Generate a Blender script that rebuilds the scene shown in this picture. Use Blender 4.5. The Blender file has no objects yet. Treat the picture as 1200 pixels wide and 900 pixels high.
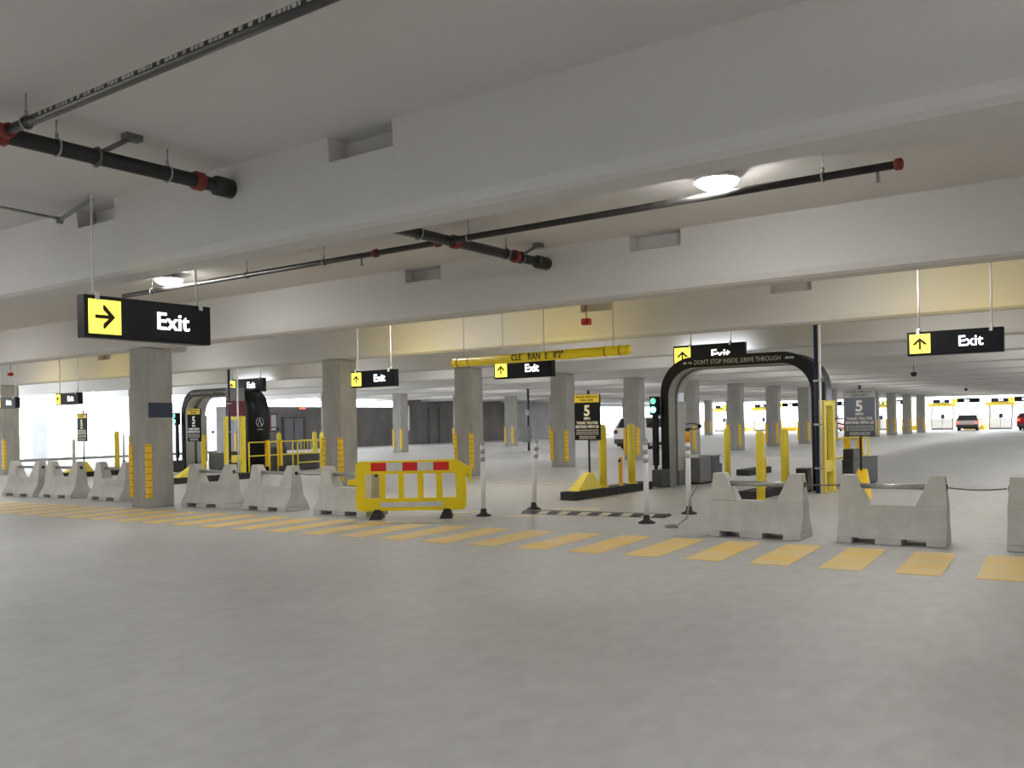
import bpy, bmesh, math, random
from mathutils import Vector, Matrix
random.seed(7)
PI = math.pi
S = bpy.context.scene
COL = S.collection

# ------------------------------------------------------------------ materials
def new_mat(name):
    m = bpy.data.materials.new(name); m.use_nodes = True
    return m, m.node_tree.nodes, m.node_tree.links, m.node_tree.nodes['Principled BSDF']

def flat(name, col, rough=.5, metal=0., emit=None, strength=0., var=.08, scale=6., spec=.5):
    """paint / plastic / metal with a little procedural mottling"""
    m, N, L, b = new_mat(name)
    b.inputs['Roughness'].default_value = rough
    b.inputs['Metallic'].default_value = metal
    b.inputs['Specular IOR Level'].default_value = spec
    tc = N.new('ShaderNodeTexCoord'); nz = N.new('ShaderNodeTexNoise')
    nz.inputs['Scale'].default_value = scale; nz.inputs['Detail'].default_value = 4
    L.new(tc.outputs['Object'], nz.inputs['Vector'])
    r = N.new('ShaderNodeValToRGB')
    r.color_ramp.elements[0].position = .3; r.color_ramp.elements[1].position = .7
    r.color_ramp.elements[0].color = (*[c*(1-var) for c in col], 1)
    r.color_ramp.elements[1].color = (*[min(1, c*(1+var)) for c in col], 1)
    L.new(nz.outputs['Fac'], r.inputs['Fac']); L.new(r.outputs['Color'], b.inputs['Base Color'])
    if emit:
        b.inputs['Emission Color'].default_value = (*emit, 1)
        b.inputs['Emission Strength'].default_value = strength
    return m

def concrete(name, lo, hi, rough=.7, scale=1.2, stretch=(1, 1, 1), bump=.1, fine=28., rvar=0., fmix=.3):
    m, N, L, b = new_mat(name)
    tc = N.new('ShaderNodeTexCoord'); mp = N.new('ShaderNodeMapping')
    mp.inputs['Scale'].default_value = stretch
    L.new(tc.outputs['Object'], mp.inputs['Vector'])
    n1 = N.new('ShaderNodeTexNoise'); n1.inputs['Scale'].default_value = scale; n1.inputs['Detail'].default_value = 8; n1.inputs['Roughness'].default_value = .62
    n2 = N.new('ShaderNodeTexNoise'); n2.inputs['Scale'].default_value = fine; n2.inputs['Detail'].default_value = 5
    L.new(mp.outputs['Vector'], n1.inputs['Vector']); L.new(mp.outputs['Vector'], n2.inputs['Vector'])
    mx = N.new('ShaderNodeMix'); mx.data_type = 'FLOAT'; mx.inputs['Factor'].default_value = fmix
    L.new(n1.outputs['Fac'], mx.inputs[2]); L.new(n2.outputs['Fac'], mx.inputs[3])
    r = N.new('ShaderNodeValToRGB')
    r.color_ramp.elements[0].position = .33; r.color_ramp.elements[1].position = .67
    r.color_ramp.elements[0].color = (*lo, 1); r.color_ramp.elements[1].color = (*hi, 1)
    L.new(mx.outputs[0], r.inputs['Fac']); L.new(r.outputs['Color'], b.inputs['Base Color'])
    b.inputs['Roughness'].default_value = rough
    if rvar:
        mr = N.new('ShaderNodeMapRange'); mr.inputs['To Min'].default_value = rough-rvar; mr.inputs['To Max'].default_value = rough+rvar
        L.new(n1.outputs['Fac'], mr.inputs['Value']); L.new(mr.outputs['Result'], b.inputs['Roughness'])
    if bump:
        bp = N.new('ShaderNodeBump'); bp.inputs['Strength'].default_value = bump; bp.inputs['Distance'].default_value = .01
        L.new(n2.outputs['Fac'], bp.inputs['Height']); L.new(bp.outputs['Normal'], b.inputs['Normal'])
    return m

def worn_paint(name, col, under, wear=.45, scale=3.):
    m, N, L, b = new_mat(name)
    tc = N.new('ShaderNodeTexCoord'); mp = N.new('ShaderNodeMapping'); mp.inputs['Scale'].default_value = (.5, 3, 1)
    L.new(tc.outputs['Object'], mp.inputs['Vector'])
    n = N.new('ShaderNodeTexNoise'); n.inputs['Scale'].default_value = scale; n.inputs['Detail'].default_value = 9; n.inputs['Roughness'].default_value = .7
    L.new(mp.outputs['Vector'], n.inputs['Vector'])
    r = N.new('ShaderNodeValToRGB'); r.color_ramp.elements[0].position = wear-.12; r.color_ramp.elements[1].position = wear+.12
    r.color_ramp.elements[0].color = (*under, 1); r.color_ramp.elements[1].color = (*col, 1)
    L.new(n.outputs['Fac'], r.inputs['Fac']); L.new(r.outputs['Color'], b.inputs['Base Color'])
    b.inputs['Roughness'].default_value = .55
    return m

M = {}
M['floor'] = concrete('floor_concrete', (.42, .42, .415), (.575, .575, .57), .5, .35, (1, .55, 1), .06, 7., .08, .4)
M['ceiling'] = concrete('painted_ceiling', (.61, .595, .578), (.655, .64, .622), .8, .6, bump=.03)
M['column'] = concrete('column_concrete', (.30, .295, .275), (.45, .44, .41), .75, 1.6, (2, 2, .6), .12)
M['wall'] = concrete('wall_concrete', (.13, .125, .12), (.24, .23, .225), .85, .8, (1, 1, .5), .1)
M['wall_pale'] = concrete('pale_wall', (.34, .35, .36), (.46, .47, .48), .8, .8)
M['barrier'] = concrete('cast_concrete', (.50, .495, .47), (.66, .65, .62), .8, 3.5, bump=.2, fine=60.)
M['ground'] = concrete('outside_concrete', (.5, .5, .5), (.6, .6, .6), .9, .4)
M['yellow'] = flat('yellow_paint', (.97, .78, .07), .42, var=.06)
M['yellow_plastic'] = flat('yellow_plastic', (1.0, .74, .008), .42, var=.04)
M['orange_pad'] = flat('orange_yellow_rubber', (.86, .42, .015), .5)
M['guard_yellow'] = flat('guard_yellow', (.95, .60, .025), .5, var=.1, scale=12)
M['ridge'] = flat('dark_groove', (.45, .24, .01), .7)
M['black'] = flat('black_coating', (.010, .011, .014), .4, var=.2, spec=.25)
M['matte_black'] = flat('black_rubber', (.03, .03, .032), .75, var=.25)
M['navy'] = flat('navy_paint', (.02, .03, .09), .4)
M['blue_plate'] = flat('dark_blue_plate', (.03, .04, .085), .4)
M['charcoal'] = flat('charcoal_cabinet', (.07, .07, .075), .5)
M['grey_box'] = flat('grey_cabinet', (.22, .22, .225), .45)
M['silver'] = flat('silver_panel', (.55, .55, .54), .32, .1, var=.05)
M['galv'] = flat('galvanised_steel', (.42, .43, .43), .38, .75, var=.12, scale=20)
M['pipe'] = flat('black_pipe', (.022, .021, .02), .42, var=.3, scale=15)
M['coupling'] = flat('red_coupling', (.22, .022, .015), .5)
M['red'] = flat('red_paint', (.55, .015, .02), .4)
M['red_reflect'] = flat('red_reflective', (.78, .02, .02), .35)
M['white_reflect'] = flat('white_reflective', (.72, .72, .70), .4)
M['white'] = flat('white_plastic', (.90, .90, .90), .4, var=.03)
M['grey_band'] = flat('grey_tape', (.45, .45, .46), .4)
M['maroon'] = flat('maroon_board', (.16, .02, .045), .5)
M['stripe'] = worn_paint('worn_yellow_marking', (.88, .60, .13), (.80, .66, .40), .47, 1.6)
M['faded'] = worn_paint('faded_yellow_marking', (.60, .50, .32), (.45, .44, .41), .52)
M['paleline'] = worn_paint('pale_marking', (.74, .66, .48), (.58, .54, .46), .45)
M['text_white'] = flat('white_lettering', (.90, .90, .90), .5, var=.02)
M['text_grey'] = flat('grey_lettering', (.50, .50, .50), .5, var=.02)
M['text_dark'] = flat('dark_lettering', (.05, .03, .01), .6, var=.02)
M['sign_board'] = flat('glossy_sign_board', (.015, .017, .022), .16, var=.1, spec=.30)
M['sign_yellow'] = flat('yellow_sign_paper', (.80, .62, .06), .4)
M['sign_pale'] = flat('pale_sign_header', (.45, .47, .5), .3)
M['lit_white'] = flat('lit_lettering', (.9, .9, .95), .5, emit=(.90, .93, 1), strength=1.6, var=.0)
M['lit_yellow'] = flat('lit_yellow_panel', (.85, .75, .12), .5, emit=(1, .86, .07), strength=.85, var=.0)
M['lit_yellow_back'] = flat('lit_yellow_back', (.85, .75, .12), .5, emit=(1, .74, .03), strength=5.0, var=.0)
M['lit_white_back'] = flat('lit_white_back', (.85, .85, .9), .5, emit=(.85, .92, 1), strength=2.2, var=.0)
M['lit_green'] = flat('lit_green_lamp', (.1, .8, .5), .4, emit=(.15, 1, .62), strength=2.2, var=.0)
M['dim_green'] = flat('dim_green_lamp', (.1, .5, .35), .4, emit=(.2, .8, .6), strength=.45, var=.0)
M['lit_pale_green'] = flat('lit_pale_green_panel', (.5, .9, .75), .5, emit=(.45, 1, .8), strength=.9, var=.0)
M['lens'] = flat('lamp_lens', (.9, .9, .88), .5, emit=(1, .975, .93), strength=53, var=.0)
M['red_lit'] = flat('lit_tail_lamp', (.7, .03, .03), .3, emit=(1, .08, .06), strength=1.4, var=.0)
M['car_white'] = flat('white_car_paint', (.82, .82, .83), .22, var=.02)
M['car_pink'] = flat('pale_car_paint', (.78, .68, .67), .25, var=.02)
M['car_red'] = flat('red_car_paint', (.42, .02, .03), .25, var=.03)
M['glass'] = flat('dark_car_glass', (.025, .03, .035), .08, var=.1)
M['tyre'] = flat('tyre_rubber', (.02, .02, .02), .8)
M['door'] = flat('grey_steel_door', (.17, .18, .20), .5)
M['chain'] = flat('steel_wire', (.16, .16, .16), .5, .5)

# ------------------------------------------------------------------ mesh builder
class MB:
    def __init__(s): s.bm = bmesh.new()
    def box(s, x0, x1, y0, y1, z0, z1, mi=0):
        v = [s.bm.verts.new(p) for p in ((x0,y0,z0),(x1,y0,z0),(x1,y1,z0),(x0,y1,z0),(x0,y0,z1),(x1,y0,z1),(x1,y1,z1),(x0,y1,z1))]
        for q in ((0,3,2,1),(4,5,6,7),(0,1,5,4),(1,2,6,5),(2,3,7,6),(3,0,4,7)):
            s.bm.faces.new([v[i] for i in q]).material_index = mi
        return s
    def hexa(s, lo, hi, mi=0):
        """lo, hi: four points each, counter-clockwise seen from above"""
        v = [s.bm.verts.new(p) for p in list(lo)+list(hi)]
        for q in ((0,3,2,1),(4,5,6,7),(0,1,5,4),(1,2,6,5),(2,3,7,6),(3,0,4,7)):
            s.bm.faces.new([v[i] for i in q]).material_index = mi
        return s
    def tube(s, a, b, r, n=14, r2=None, mi=0, smooth=True):
        a, b = Vector(a), Vector(b); d = (b-a).normalized()
        u = d.orthogonal().normalized(); w = d.cross(u)
        r2 = r if r2 is None else r2
        A = [s.bm.verts.new(a+(u*math.cos(2*PI*i/n)+w*math.sin(2*PI*i/n))*r) for i in range(n)]
        B = [s.bm.verts.new(b+(u*math.cos(2*PI*i/n)+w*math.sin(2*PI*i/n))*r2) for i in range(n)]
        for i in range(n):
            f = s.bm.faces.new((A[i], A[(i+1)%n], B[(i+1)%n], B[i])); f.smooth = smooth; f.material_index = mi
        s.bm.faces.new(A[::-1]).material_index = mi; s.bm.faces.new(B).material_index = mi
        return s
    def path(s, pts, r, n=8, mi=0):
        """one continuous swept tube through the points"""
        P = [Vector(p) for p in pts]; rings = []; u = None
        for i, p in enumerate(P):
            t = ((P[min(i+1, len(P)-1)]-p).normalized()+(p-P[max(i-1, 0)]).normalized()).normalized()
            if u is None: u = t.orthogonal().normalized()
            else: u = (u-t*u.dot(t)).normalized()
            w = t.cross(u)
            rings.append([s.bm.verts.new(p+(u*math.cos(2*PI*k/n)+w*math.sin(2*PI*k/n))*r) for k in range(n)])
        for A, B in zip(rings, rings[1:]):
            for k in range(n):
                f = s.bm.faces.new((A[k], A[(k+1)%n], B[(k+1)%n], B[k])); f.smooth = True; f.material_index = mi
        s.bm.faces.new(rings[0][::-1]).material_index = mi; s.bm.faces.new(rings[-1]).material_index = mi
        return s
    def lathe(s, c, prof, n=20, mi=0, axis='Z'):
        """prof: (radius, height) pairs, closed at both ends"""
        c = Vector(c); rings = []
        for r, h in prof:
            ring = []
            for i in range(n):
                a, b = r*math.cos(2*PI*i/n), r*math.sin(2*PI*i/n)
                p = {'Z': (a, b, h), 'X': (h, a, b), 'Y': (b, h, a)}[axis]
                ring.append(s.bm.verts.new(c+Vector(p)))
            rings.append(ring)
        for A, B in zip(rings, rings[1:]):
            for i in range(n):
                f = s.bm.faces.new((A[i], A[(i+1)%n], B[(i+1)%n], B[i])); f.smooth = True; f.material_index = mi
        s.bm.faces.new(rings[0][::-1]).material_index = mi; s.bm.faces.new(rings[-1]).material_index = mi
        return s
    def ring(s, c, R, r, axis='Y', n=18, m=6, mi=0):
        c = Vector(c); rows = []
        for i in range(n):
            a = 2*PI*i/n; row = []
            for j in range(m):
                b = 2*PI*j/m; q = R+r*math.cos(b); h = r*math.sin(b)
                p = {'Z': (q*math.cos(a), q*math.sin(a), h), 'X': (h, q*math.cos(a), q*math.sin(a)), 'Y': (q*math.sin(a), h, q*math.cos(a))}[axis]
                row.append(s.bm.verts.new(c+Vector(p)))
            rows.append(row)
        for i in range(n):
            for j in range(m):
                f = s.bm.faces.new((rows[i][j], rows[(i+1)%n][j], rows[(i+1)%n][(j+1)%m], rows[i][(j+1)%m])); f.smooth = True; f.material_index = mi
        return s
    def prism(s, poly, a, b, axis='Y', mi=0):
        """poly: 2-D outline; axis Y -> (x,z), axis X -> (y,z), axis Z -> (x,y); extruded from a to b"""
        def P(p, h): return {'Y': (p[0], h, p[1]), 'X': (h, p[0], p[1]), 'Z': (p[0], p[1], h)}[axis]
        A = [s.bm.verts.new(P(p, a)) for p in poly]; B = [s.bm.verts.new(P(p, b)) for p in poly]
        n = len(poly)
        s.bm.faces.new(A).material_index = mi; s.bm.faces.new(B[::-1]).material_index = mi
        for i in range(n):
            s.bm.faces.new((A[i], B[i], B[(i+1)%n], A[(i+1)%n])).material_index = mi
        return s
    def band(s, outer, inner, a, b, mi=0, mi_in=None):
        """open strip between two 2-D polylines (x,z), extruded a..b in Y"""
        n = len(outer); V = {}
        for key, line, y in (('oa', outer, a), ('ia', inner, a), ('ob', outer, b), ('ib', inner, b)):
            V[key] = [s.bm.verts.new((p[0], y, p[1])) for p in line]
        mi_in = mi if mi_in is None else mi_in
        for i in range(n-1):
            for q, k in ((('oa','oa','ia','ia'), mi), (('ob','ob','ib','ib'), mi)):
                f = s.bm.faces.new((V[q[0]][i], V[q[1]][i+1], V[q[2]][i+1], V[q[3]][i])); f.material_index = k
            f = s.bm.faces.new((V['oa'][i], V['oa'][i+1], V['ob'][i+1], V['ob'][i])); f.material_index = mi; f.smooth = True
            f = s.bm.faces.new((V['ia'][i], V['ia'][i+1], V['ib'][i+1], V['ib'][i])); f.material_index = mi_in; f.smooth = True
        for i in (0, n-1):
            s.bm.faces.new((V['oa'][i], V['ia'][i], V['ib'][i], V['ob'][i])).material_index = mi
        return s
    def build(s, name, mat, parent=None, bevel=0., seg=2):
        bmesh.ops.recalc_face_normals(s.bm, faces=s.bm.faces[:])
        me = bpy.data.meshes.new(name); s.bm.to_mesh(me); s.bm.free()
        for m in (mat if isinstance(mat, (list, tuple)) else [mat]): me.materials.append(M[m])
        o = bpy.data.objects.new(name, me); COL.objects.link(o)
        if parent: o.parent = parent
        if bevel:
            md = o.modifiers.new('bevel', 'BEVEL'); md.width = bevel; md.segments = seg; md.limit_method = 'ANGLE'; md.angle_limit = math.radians(40)
        return o

def tag(o, label, cat, group=None):
    o['label'] = label; o['category'] = cat
    if group: o['group'] = group
    return o
def thing(name, loc, label, cat, group=None, rz=0.):
    o = bpy.data.objects.new(name, None); COL.objects.link(o)
    o.location = loc; o.rotation_euler = (0, 0, rz); o.empty_display_size = .2
    return tag(o, label, cat, group)
def struct(o):
    o['kind'] = 'structure'; return o
def dup(root, loc, label, rz=None, group=None):
    def cp(o, parent):
        c = o.copy(); COL.objects.link(c); c.parent = parent
        for ch in [x for x in KIDS.get(o.name, [])]: cp(ch, c)
        return c
    KIDS = {}
    for o in bpy.data.objects:
        if o.parent: KIDS.setdefault(o.parent.name, []).append(o)
    c = cp(root, None); c.location = loc; c['label'] = label
    if rz is not None: c.rotation_euler = (0, 0, rz)
    if group: c['group'] = group
    return c

def text(name, body, size, mat, parent, loc, rz=0., bold=.0, depth=.004, align='CENTER', sx=1.):
    """lettering as a mesh; stands upright and faces -Y (turned by rz)"""
    cu = bpy.data.curves.new(name, 'FONT'); cu.body = body; cu.size = size
    cu.align_x = align; cu.align_y = 'CENTER'; cu.extrude = depth; cu.offset = bold; cu.resolution_u = 3
    t = bpy.data.objects.new(name+'_curve', cu); COL.objects.link(t)
    bpy.context.view_layer.update()
    me = bpy.data.meshes.new_from_object(t.evaluated_get(bpy.context.evaluated_depsgraph_get()))
    COL.objects.unlink(t); bpy.data.objects.remove(t); bpy.data.curves.remove(cu)
    me.name = name; me.materials.clear(); me.materials.append(M[mat])
    me.transform(Matrix.Diagonal((sx, 1, 1, 1)))
    me.transform(Matrix.Translation(loc) @ Matrix.Rotation(rz, 4, 'Z') @ Matrix.Rotation(PI/2, 4, 'X'))
    o = bpy.data.objects.new(name, me); COL.objects.link(o)
    if parent: o.parent = parent
    return o

# ------------------------------------------------------------------ setting
SOF, SLAB = 3.2, 3.97
ROW1, ROW2, WL = -16.71, -33.9, -46.
Y0, DY = 10.65, 5.2
XR, YB, YF = 16., -11., 96.
beamY = [Y0+DY*k for k in range(-3, 17)]

b = MB(); b.box(WL-.4, XR, YB, YF, -.3, 0)
struct(b.build('floor', 'floor'))
b = MB(); b.box(WL-.4, XR, YB, YF, SLAB, SLAB+.25)
struct(b.build('ceiling', 'ceiling'))
b = MB(); b.box(-260, 160, -120, 330, -.6, -.32)
struct(b.build('ground', 'ground'))

slotX = [(-5.55, -4.83), (-9.46, -8.74)]
slotXL = [(-23.35, -22.65), (-27.35, -26.63)]
def beam(y):
    full = [(y-.27, SLAB+.02), (y-.225, SOF+.10), (y-.20, SOF+.03), (y-.14, SOF), (y+.14, SOF), (y+.20, SOF+.03), (y+.225, SOF+.10), (y+.27, SLAB+.02)]
    cut = [(y-.05, SLAB+.02), (y-.05, 3.765), (y-.256, 3.765), (y-.225, SOF+.10), (y-.20, SOF+.03), (y-.14, SOF), (y+.14, SOF), (y+.20, SOF+.03), (y+.225, SOF+.10), (y+.27, SLAB+.02)]
    b = MB(); x = WL
    sl = sorted(slotXL+slotX)
    for x0, x1 in sl:
        b.prism(full, x, x0, 'X'); b.prism(cut, x0, x1, 'X'); x = x1
    b.prism(full, x, XR, 'X')
    return struct(b.build('ceiling_beam', 'ceiling'))
for y in beamY: beam(y)

# walls: behind and to the right of the camera, then the left side with its openings
b = MB(); b.box(WL, -17, YB-.3, YB, 0, SLAB); b.box(-8, XR, YB-.3, YB, 0, SLAB); b.box(-17, -8, YB-.3, YB, 0, 1.25); b.box(-17, -8, YB-.3, YB, 3.3, SLAB)
struct(b.build('wall_back', 'wall_pale'))
b = MB(); b.box(XR, XR+.3, YB, YF, 0, SLAB)
struct(b.build('wall_right', 'wall_pale'))
b = MB()
b.box(WL-.3, WL, YB, 8, 0, SLAB)
b.box(WL-.3, WL, 8, 33.6, 0, .14)                     # low kerb along the open side
b.box(WL-.3, WL, 33.6, 36.0, 0, 2.8, 1)
b.box(WL-.3, WL, 36.0, 49.4, 0, 2.8)                   # the gap above lets the sky in
b.box(WL-.3, WL, 49.4, 50.1, 0, SLAB)
b.box(WL-.3, WL, 50.1, 50.75, 0, 1.0); b.box(WL-.3, WL, 50.1, 50.75, 2.95, SLAB)
b.box(WL-.3, WL, 50.75, 63.5, 0, SLAB); b.box(WL-.3, WL, 63.5, 76, 0, SLAB, 1)  # pale stretch: same wall, the light falling on it put into the colour
b.box(WL-.3, WL, 76, 96, 2.9, SLAB, 1); b.box(WL-.3, WL, 76, 96, 0, .12, 1)
struct(b.build('wall_left', ['wall', 'wall_pale']))
# door and pilasters on the dark wall
b = MB(); b.box(WL, WL+.06, 38.7, 40.3, 0, 2.05)
d = struct(b.build('door_1', 'door'))
MB().box(WL+.06, WL+.08, 39.47, 39.53, 0, 2.05).build('door_seam', 'matte_black', d)
MB().box(WL, WL+.1, 38.55, 38.7, 0, 2.12).box(WL, WL+.1, 40.3, 40.45, 0, 2.12).box(WL, WL+.1, 38.55, 40.45, 2.05, 2.12).build('door_frame', 'charcoal', d)
b = MB()
for y in (36.3, 37.0, 37.6, 52.9, 54.1, 56.2): b.box(WL, WL+.12, y, y+.12, 0, 2.8)
struct(b.build('trim_1', 'wall'))

# ------------------------------------------------------------------ columns
def column_proto():
    r = thing('concrete_column', (ROW1, Y0, 0), '', 'column')
    MB().box(-.315, .315, -.28, .28, 0, SOF).build('shaft', 'column', r, .015)
    for sx in (-1, 1):
        b = MB(); x = sx*.315; w = .025
        z0, z1 = .2, 1.27
        # an angle that wraps the corner
        b.box(min(x+sx*w, x-sx*.09), max(x+sx*w, x-sx*.09), -.28-w, -.28, z0, z1)
        b.box(min(x, x+sx*w), max(x, x+sx*w), -.28-w, -.28+.055, z0, z1)
        for k in range(8):
            z = z0+.06+k*(z1-z0-.1)/7
            b.box(min(x+sx*(w+.003), x-sx*.09), max(x+sx*(w+.003), x-sx*.09), -.28-w-.003, -.28-w+.004, z, z+.014, 1)
            b.box(min(x+sx*(w-.004), x+sx*(w+.003)), max(x+sx*(w-.004), x+sx*(w+.003)), -.28-w-.003, -.28+.055, z, z+.014, 1)
        b.build('corner_guard', ['guard_yellow', 'ridge'], r)
    return r
ORD = ['first', 'second', 'third', 'fourth', 'fifth', 'sixth', 'seventh', 'eighth', 'ninth', 'tenth', 'eleventh', 'twelfth', 'thirteenth', 'fourteenth', 'fifteenth', 'sixteenth', 'seventeenth']
c0 = column_proto()
c0['label'] = 'nearest and largest concrete column, at far left, with a dark blue plate'
c0['group'] = 'columns of the near row'
for k in range(1, 15):
    lab = {1: 'wide grey concrete column behind the gap left of the yellow plastic barrier', 2: 'grey concrete column under the left end of the yellow clearance bar',
           3: 'grey concrete column just left of the black speed sign on yellow base'}.get(k, f'{ORD[k]} concrete column of the near row, counted from the blue-plated one')
    dup(c0, (ROW1, Y0+DY*k, 0), lab)
for k in range(1, 15):
    dup(c0, (ROW2, Y0+DY*k, 0), f'{ORD[k-1]} concrete column of the farther left row, counted from the left', group='columns of the far row')
MB().box(.315, .328, -.27, .27, 1.80, 2.10).build('number_plate_blank', 'blue_plate', c0).name = 'wall_plate'

# ------------------------------------------------------------------ ceiling lights
def light_proto(loc):
    r = thing('ceiling_light', loc, '', 'ceiling light', 'ceiling lights')
    MB().lathe((0, 0, 0), [(.10, -.001), (.10, -.05), (.215, -.06), (.215, -.085)], 24).build('housing', 'white', r)
    MB().lathe((0, 0, 0), [(.205, -.085), (.19, -.115), (.13, -.15), (.05, -.16)], 20).build('lens', 'lens', r)
    return r
LX = [-3.45, -12.45, -21.45, -30.45, -39.45, 5.55]
l0 = light_proto((-3.45, 8.27, SLAB)); l0['label'] = 'big glowing round ceiling light above the right end of the black pipe'
dup(l0, (-12.45, 8.27, SLAB), 'small glowing round ceiling light above the exit sign with right arrow')
for k in range(-2, 17):
    for x in LX:
        y = 8.27+DY*(k-1)
        if k == 1 and x in (-3.45, -12.45): continue
        if k == 0 and x == -3.45: continue
        if k == 0: y = 2.6
        dup(l0, (x, y, SLAB), 'extra round ceiling light out of view, added to brighten the near floor', group='ceiling lights in the other bays')

for x, y in ((1.4, 2.6), (-8.0, -2.13), (1.4, -2.13), (-8.0, -7.33), (1.4, -7.33)):  # extra lamps out of view, added for more light on the near floor
    dup(l0, (x, y, SLAB), 'extra round ceiling light out of view, added to brighten the near floor', group='ceiling lights in the other bays')

# ------------------------------------------------------------------ sprinkler pipework
PZ, MX = 3.76, -6.84
def hanger(parent, at, axis, R, top):
    b = MB(); b.ring(at, R+.008, .008, axis, 16, 6)
    b.tube((at[0], at[1], at[2]+R+.01), (at[0], at[1], at[2]+R+.05), .014, 8)
    b.tube((at[0], at[1], at[2]+R+.03), (at[0], at[1], top), .006, 6)
    return b.build('hanger', 'galv', parent)
r = thing('sprinkler_main', (MX, 0, PZ), 'thick black sprinkler main running under the beams toward the back', 'pipe')
MB().tube((0, .9, 0), (0, 10.42, 0), .062, 18).build('pipe', 'pipe', r)
for y in (3.18, 4.85, 8.40, 9.65):
    MB().lathe((0, y, 0), [(.066, -.045), (.082, -.04), (.082, .04), (.066, .045)], 18, axis='Y').build('coupling', 'coupling', r)
for y, s in ((5.0, 1), (10.12, 1)):
    MB().lathe((0, y, 0), [(.066, 0), (.088, .03), (.088, .30)], 20, axis='Y').build('wall_sleeve', 'pipe', r)
for y in (3.60, 4.55, 7.75, 9.45): hanger(r, (0, y, 0), 'Y', .062, SLAB-PZ)
for y, s in ((3.92, 1), (9.78, 1)):
    MB().tube((0, y, .02), (.12, y+.22, SLAB-PZ-.03), .02, 8).ring((0, y, 0), .07, .014, 'Y').box(.08, .17, y+.16, y+.30, SLAB-PZ-.05, SLAB-PZ).build('sway_brace', 'chain', r)
def branch(y, x0, x1, label, hang, cpl, heads, cap):
    r = thing('sprinkler_pipe', (MX, y, PZ), label, 'pipe', 'sprinkler branch pipes')
    b = MB(); b.tube((x0-MX, 0, 0), (x1-MX, 0, 0), .036, 14)
    if not cap:                                   # stencilled mill marks on the pipe's own skin
        rr = random.Random(3); x = -6.2
        while x < -3.0:
            w = rr.uniform(.018, .04); b.box(x-MX, x-MX+w, -.0385, -.028, -.006, .016, 1)
            x += w+rr.choice((.012, .014, .05))
    b.build('pipe', ['pipe', 'text_grey'], r)
    for x in cpl: MB().lathe((x-MX, 0, 0), [(.04, -.035), (.054, -.03), (.054, .03), (.04, .035)], 16, axis='X').build('coupling', 'coupling', r)
    for x in hang: hanger(r, (x-MX, 0, 0), 'X', .036, SLAB-PZ)
    for x in heads:
        MB().tube((x-MX, 0, -.034), (x-MX, 0, -.08), .014, 10).lathe((x-MX, 0, -.08), [(.008, 0), (.02, -.01), (.008, -.03), (.028, -.045), (.028, -.05)], 10).build('sprinkler_head', 'galv', r)
    if cap: MB().lathe((x1-MX, 0, 0), [(.038, -.06), (.052, -.05), (.052, .0), (.03, .012)], 16, axis='X').build('end_cap', 'coupling', r)
    return r
branch(3.18, MX+.03, 1.5, 'thin black sprinkler pipe crossing the top left corner of the ceiling', (-6.45, -2.2), (-6.72,), (), False)
branch(8.30, -13.75, -1.78, 'long thin black sprinkler pipe passing under the glowing ceiling light', (-12.95, -10.6, -9.0, -6.55, -2.45), (-8.05, -7.02), (-13.3, -8.3, -1.98), True)
# electrical conduit that ends at the pocket in the first beam
r = thing('electrical_conduit', (-9.4, 5.1, 3.83), 'thin grey conduit ending at the beam pocket at far left', 'conduit')
MB().path([(-.05, -3.2, .07), (-.03, -1.6, .04), (0, -.12, -.01)], .014, 8).build('pipe', 'galv', r)
MB().tube((-.08, -.12, -.02), (.62, -.13, .10), .022, 10).build('cross_pipe', 'grey_box', r)
MB().box(-.09, -.03, -.16, -.08, -.05, .02).build('box', 'galv', r)

# ------------------------------------------------------------------ fire horns
def horn(loc, top, label):
    r = thing('fire_alarm_horn', loc, label, 'alarm', 'fire alarm horns')
    MB().tube((0, 0, .04), (0, 0, top-loc[2]), .008, 6).build('stem', 'red', r)
    MB().box(-.07, .07, -.05, .05, -.05, .05).lathe((0, -.05, 0), [(.03, 0), (.055, -.03)], 12, axis='Y').build('body', 'red', r, .01)
horn((-7.30, 12.2, 3.14), SLAB, 'small red alarm horn hanging from ceiling above the clearance bar')
horn((-28.4, 13.4, 3.3), SLAB, 'small red alarm horn hanging from ceiling at far left')
def mini(loc, label):
    r = thing('security_camera', loc, label, 'camera', 'ceiling cameras')
    MB().tube((0, 0, 0), (0, 0, SLAB-loc[2]), .012, 6).build('stem', 'matte_black', r)
    MB().lathe((0, 0, 0), [(.04, .05), (.11, .03), (.11, -.02), (.08, -.08), (.03, -.11)], 14).build('dome', 'matte_black', r)
mini((-7.0, 33.9, 3.02), 'small dark dome camera under the ceiling, right of the arch with white lettering')
mini((-9.4, 59.5, 3.02), 'small dark dome camera under the ceiling beams at far right')

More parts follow.
